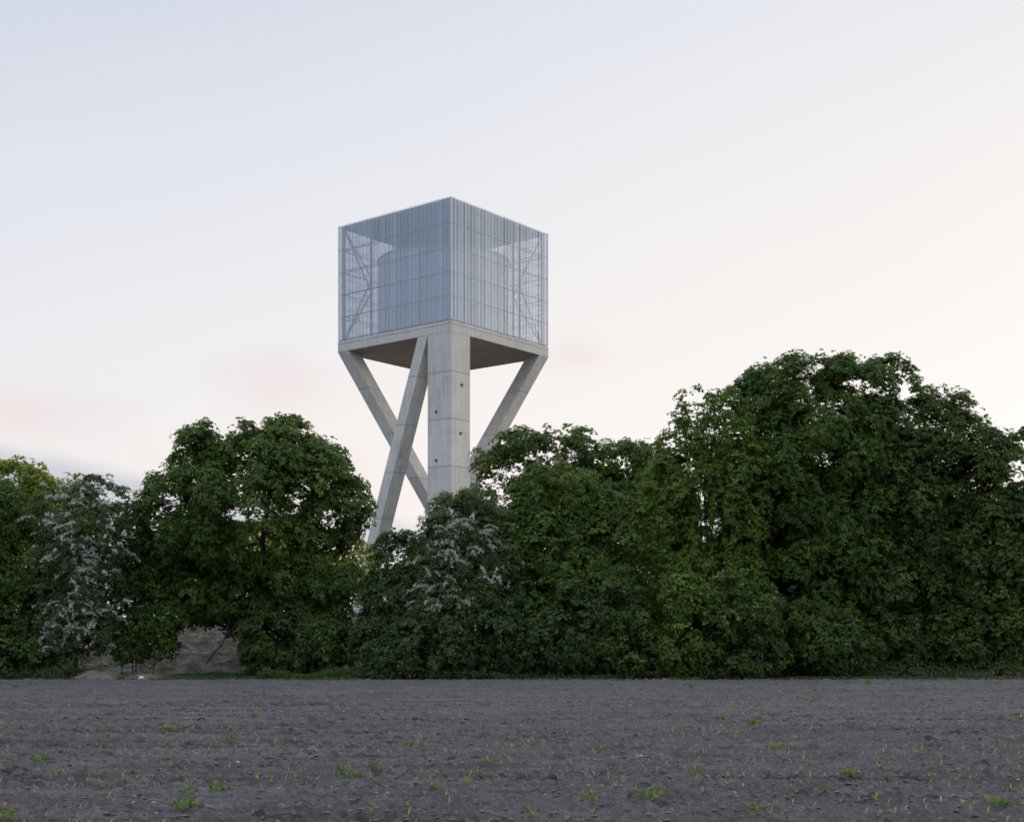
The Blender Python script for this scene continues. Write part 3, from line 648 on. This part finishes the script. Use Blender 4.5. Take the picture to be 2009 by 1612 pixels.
for i, (x, y, s) in enumerate(near):
    o = bpy.data.objects.new('maize_seedling', protos[i % 8]); C.objects.link(o)
    o.location = (x, y, fz(x, y)-.008); o.scale = (s, s, s); o.rotation_euler = (0, 0, rng.random()*6.28)
    tag(o, 'small yellow-green maize seedling in the nearest rows of the field', 'seedling', 'maize seedlings in the nearest rows')
V, Q, T, off = [], [], [], 0
pd = []
for m_ in protos:
    a = np.empty(len(m_.vertices)*3, np.float32); m_.vertices.foreach_get('co', a); b = np.empty(len(m_.loops), np.int32); m_.loops.foreach_get('vertex_index', b); pd.append((a.reshape(-1, 3), b.reshape(-1, 4)))
for i, (x, y, s) in enumerate(rest):
    a, b = pd[i % 8]; t = rng.random()*6.28; c_, s_ = math.cos(t), math.sin(t)
    r = a @ np.array([[c_, s_, 0], [-s_, c_, 0], [0, 0, 1]])*s*1.05; V.append(r+np.array([x, y, fz(x, y)-.008])); Q.append(b+off); off += len(a); T.append(rng.random(len(b)))
tag(link('maize_seedlings', np_mesh('maize_seedlings', np.concatenate(V), np.concatenate(Q), False, np.concatenate(T)), L_corn), 'faint rows of tiny maize seedlings farther out on the field', 'seedlings', kind='stuff')

def weed_mesh(seed):
    r = np.random.default_rng(100+seed); n = 46
    a = r.random(n)*6.283; rad = .12*np.sqrt(r.random(n)); P = np.stack([np.cos(a)*rad*1.2, np.sin(a)*rad, .02+.10*r.random(n)*(1-rad/.17)+.01], 1)
    N = norm(np.stack([np.cos(a)*.4, np.sin(a)*.4, np.ones(n)*.8], 1)+r.normal(size=(n, 3))*.45)
    return leaves_mesh('weed', P, N, .055, r, r.random(n), .5, 0)
wp = [weed_mesh(i) for i in range(6)]
for m_ in wp: m_.materials.append(L_weed)
big = [(360, 1590, 1.3), (430, 1557, 1.1), (1280, 1577, 1.5), (1155, 1583, 1.0), (955, 1527, 1.1), (665, 1522, 1.2), (700, 1528, .8), (1670, 1526, 1.1), (1960, 1588, 1.2), (1980, 1553, .9), (330, 1437, 1.4), (450, 1463, 1.1), (803, 1467, 1.1),
       (1480, 1424, 1.6), (1535, 1474, 1.2), (1703, 1349, 2.2), (75, 1502, 1.1), (1370, 1520, .9), (10, 1607, 1.2), (1040, 1597, .9), (1190, 1476, .8), (1598, 1380, 1.3), (500, 1412, 1.1), (1190, 1388, 1.1), (1230, 1433, .7), (970, 1503, .8), (370, 1560, .9), (165, 1512, .8),
       (735, 1520, .9), (845, 1551, .8), (1410, 1558, .7), (1480, 1597, .8), (120, 1517, .7), (25, 1508, .8), (485, 1360, 1.3), (2000, 1413, 1.2), (1355, 1352, 1.2), (1420, 1410, .9), (65, 1405, .8)]
for i in range(40): big.append((rng.uniform(0, 2009), 1370+rng.random()*235, .3+.35*rng.random()))
for i, (px, py, s) in enumerate(big):
    Y = CH*F/(py-HY); x = (px-CX)/F*Y
    o = bpy.data.objects.new('weed', wp[i % 6]); C.objects.link(o); o.location = (x, Y, fz(x, Y)-.01); o.scale = (s*.85, s*.85, s*1.25); o.rotation_euler = (0, 0, rng.random()*6.28)
    tag(o, 'small green weed tuft on the bare soil of the field', 'weed', 'weeds scattered over the field')
# crumbs of soil, small pale stones and bits of straw
n = 20000; Yc = 12+26*rng.random(n)**1.4; Xc = (rng.random(n)*2-1)*Yc*.42; zc = field_z(Xc, Yc)
sz = (.005+.026*rng.random(n)**3)[:, None]
oc = np.array([[1, 0, 0], [-1, 0, 0], [0, 1, 0], [0, -1, 0], [0, 0, 1], [0, 0, -1]], float); fc = np.array([[0, 2, 4], [2, 1, 4], [1, 3, 4], [3, 0, 4], [2, 0, 5], [1, 2, 5], [3, 1, 5], [0, 3, 5]])
V = np.stack([Xc, Yc, zc+.004], 1)[:, None, :]+oc[None]*sz[:, None, :]*(.6+.8*rng.random((n, 6, 1)))*np.array([1.4, 1, .8])
Q = (np.arange(n)*6)[:, None, None]+fc[None]
M_crumb, t, p, o_ = new_mat('pale_stones'); a_ = t.n('ShaderNodeAttribute', attribute_type='GEOMETRY', attribute_name='tone')
t.l.new(t.ramp(a_.outputs['Fac'], [(0, (.085, .076, .076)), (.9, (.15, .137, .133)), (.985, (.20, .19, .18)), (1, (.40, .39, .37))]), p.inputs['Base Color']); p.inputs['Roughness'].default_value = .9
tag(link('gravel', np_mesh('gravel', V.reshape(-1, 3), Q.reshape(-1, 3), False, np.repeat(rng.random(n), 8)), M_crumb), 'crumbs of soil and small pale stones strewn over the field', 'gravel', kind='stuff')
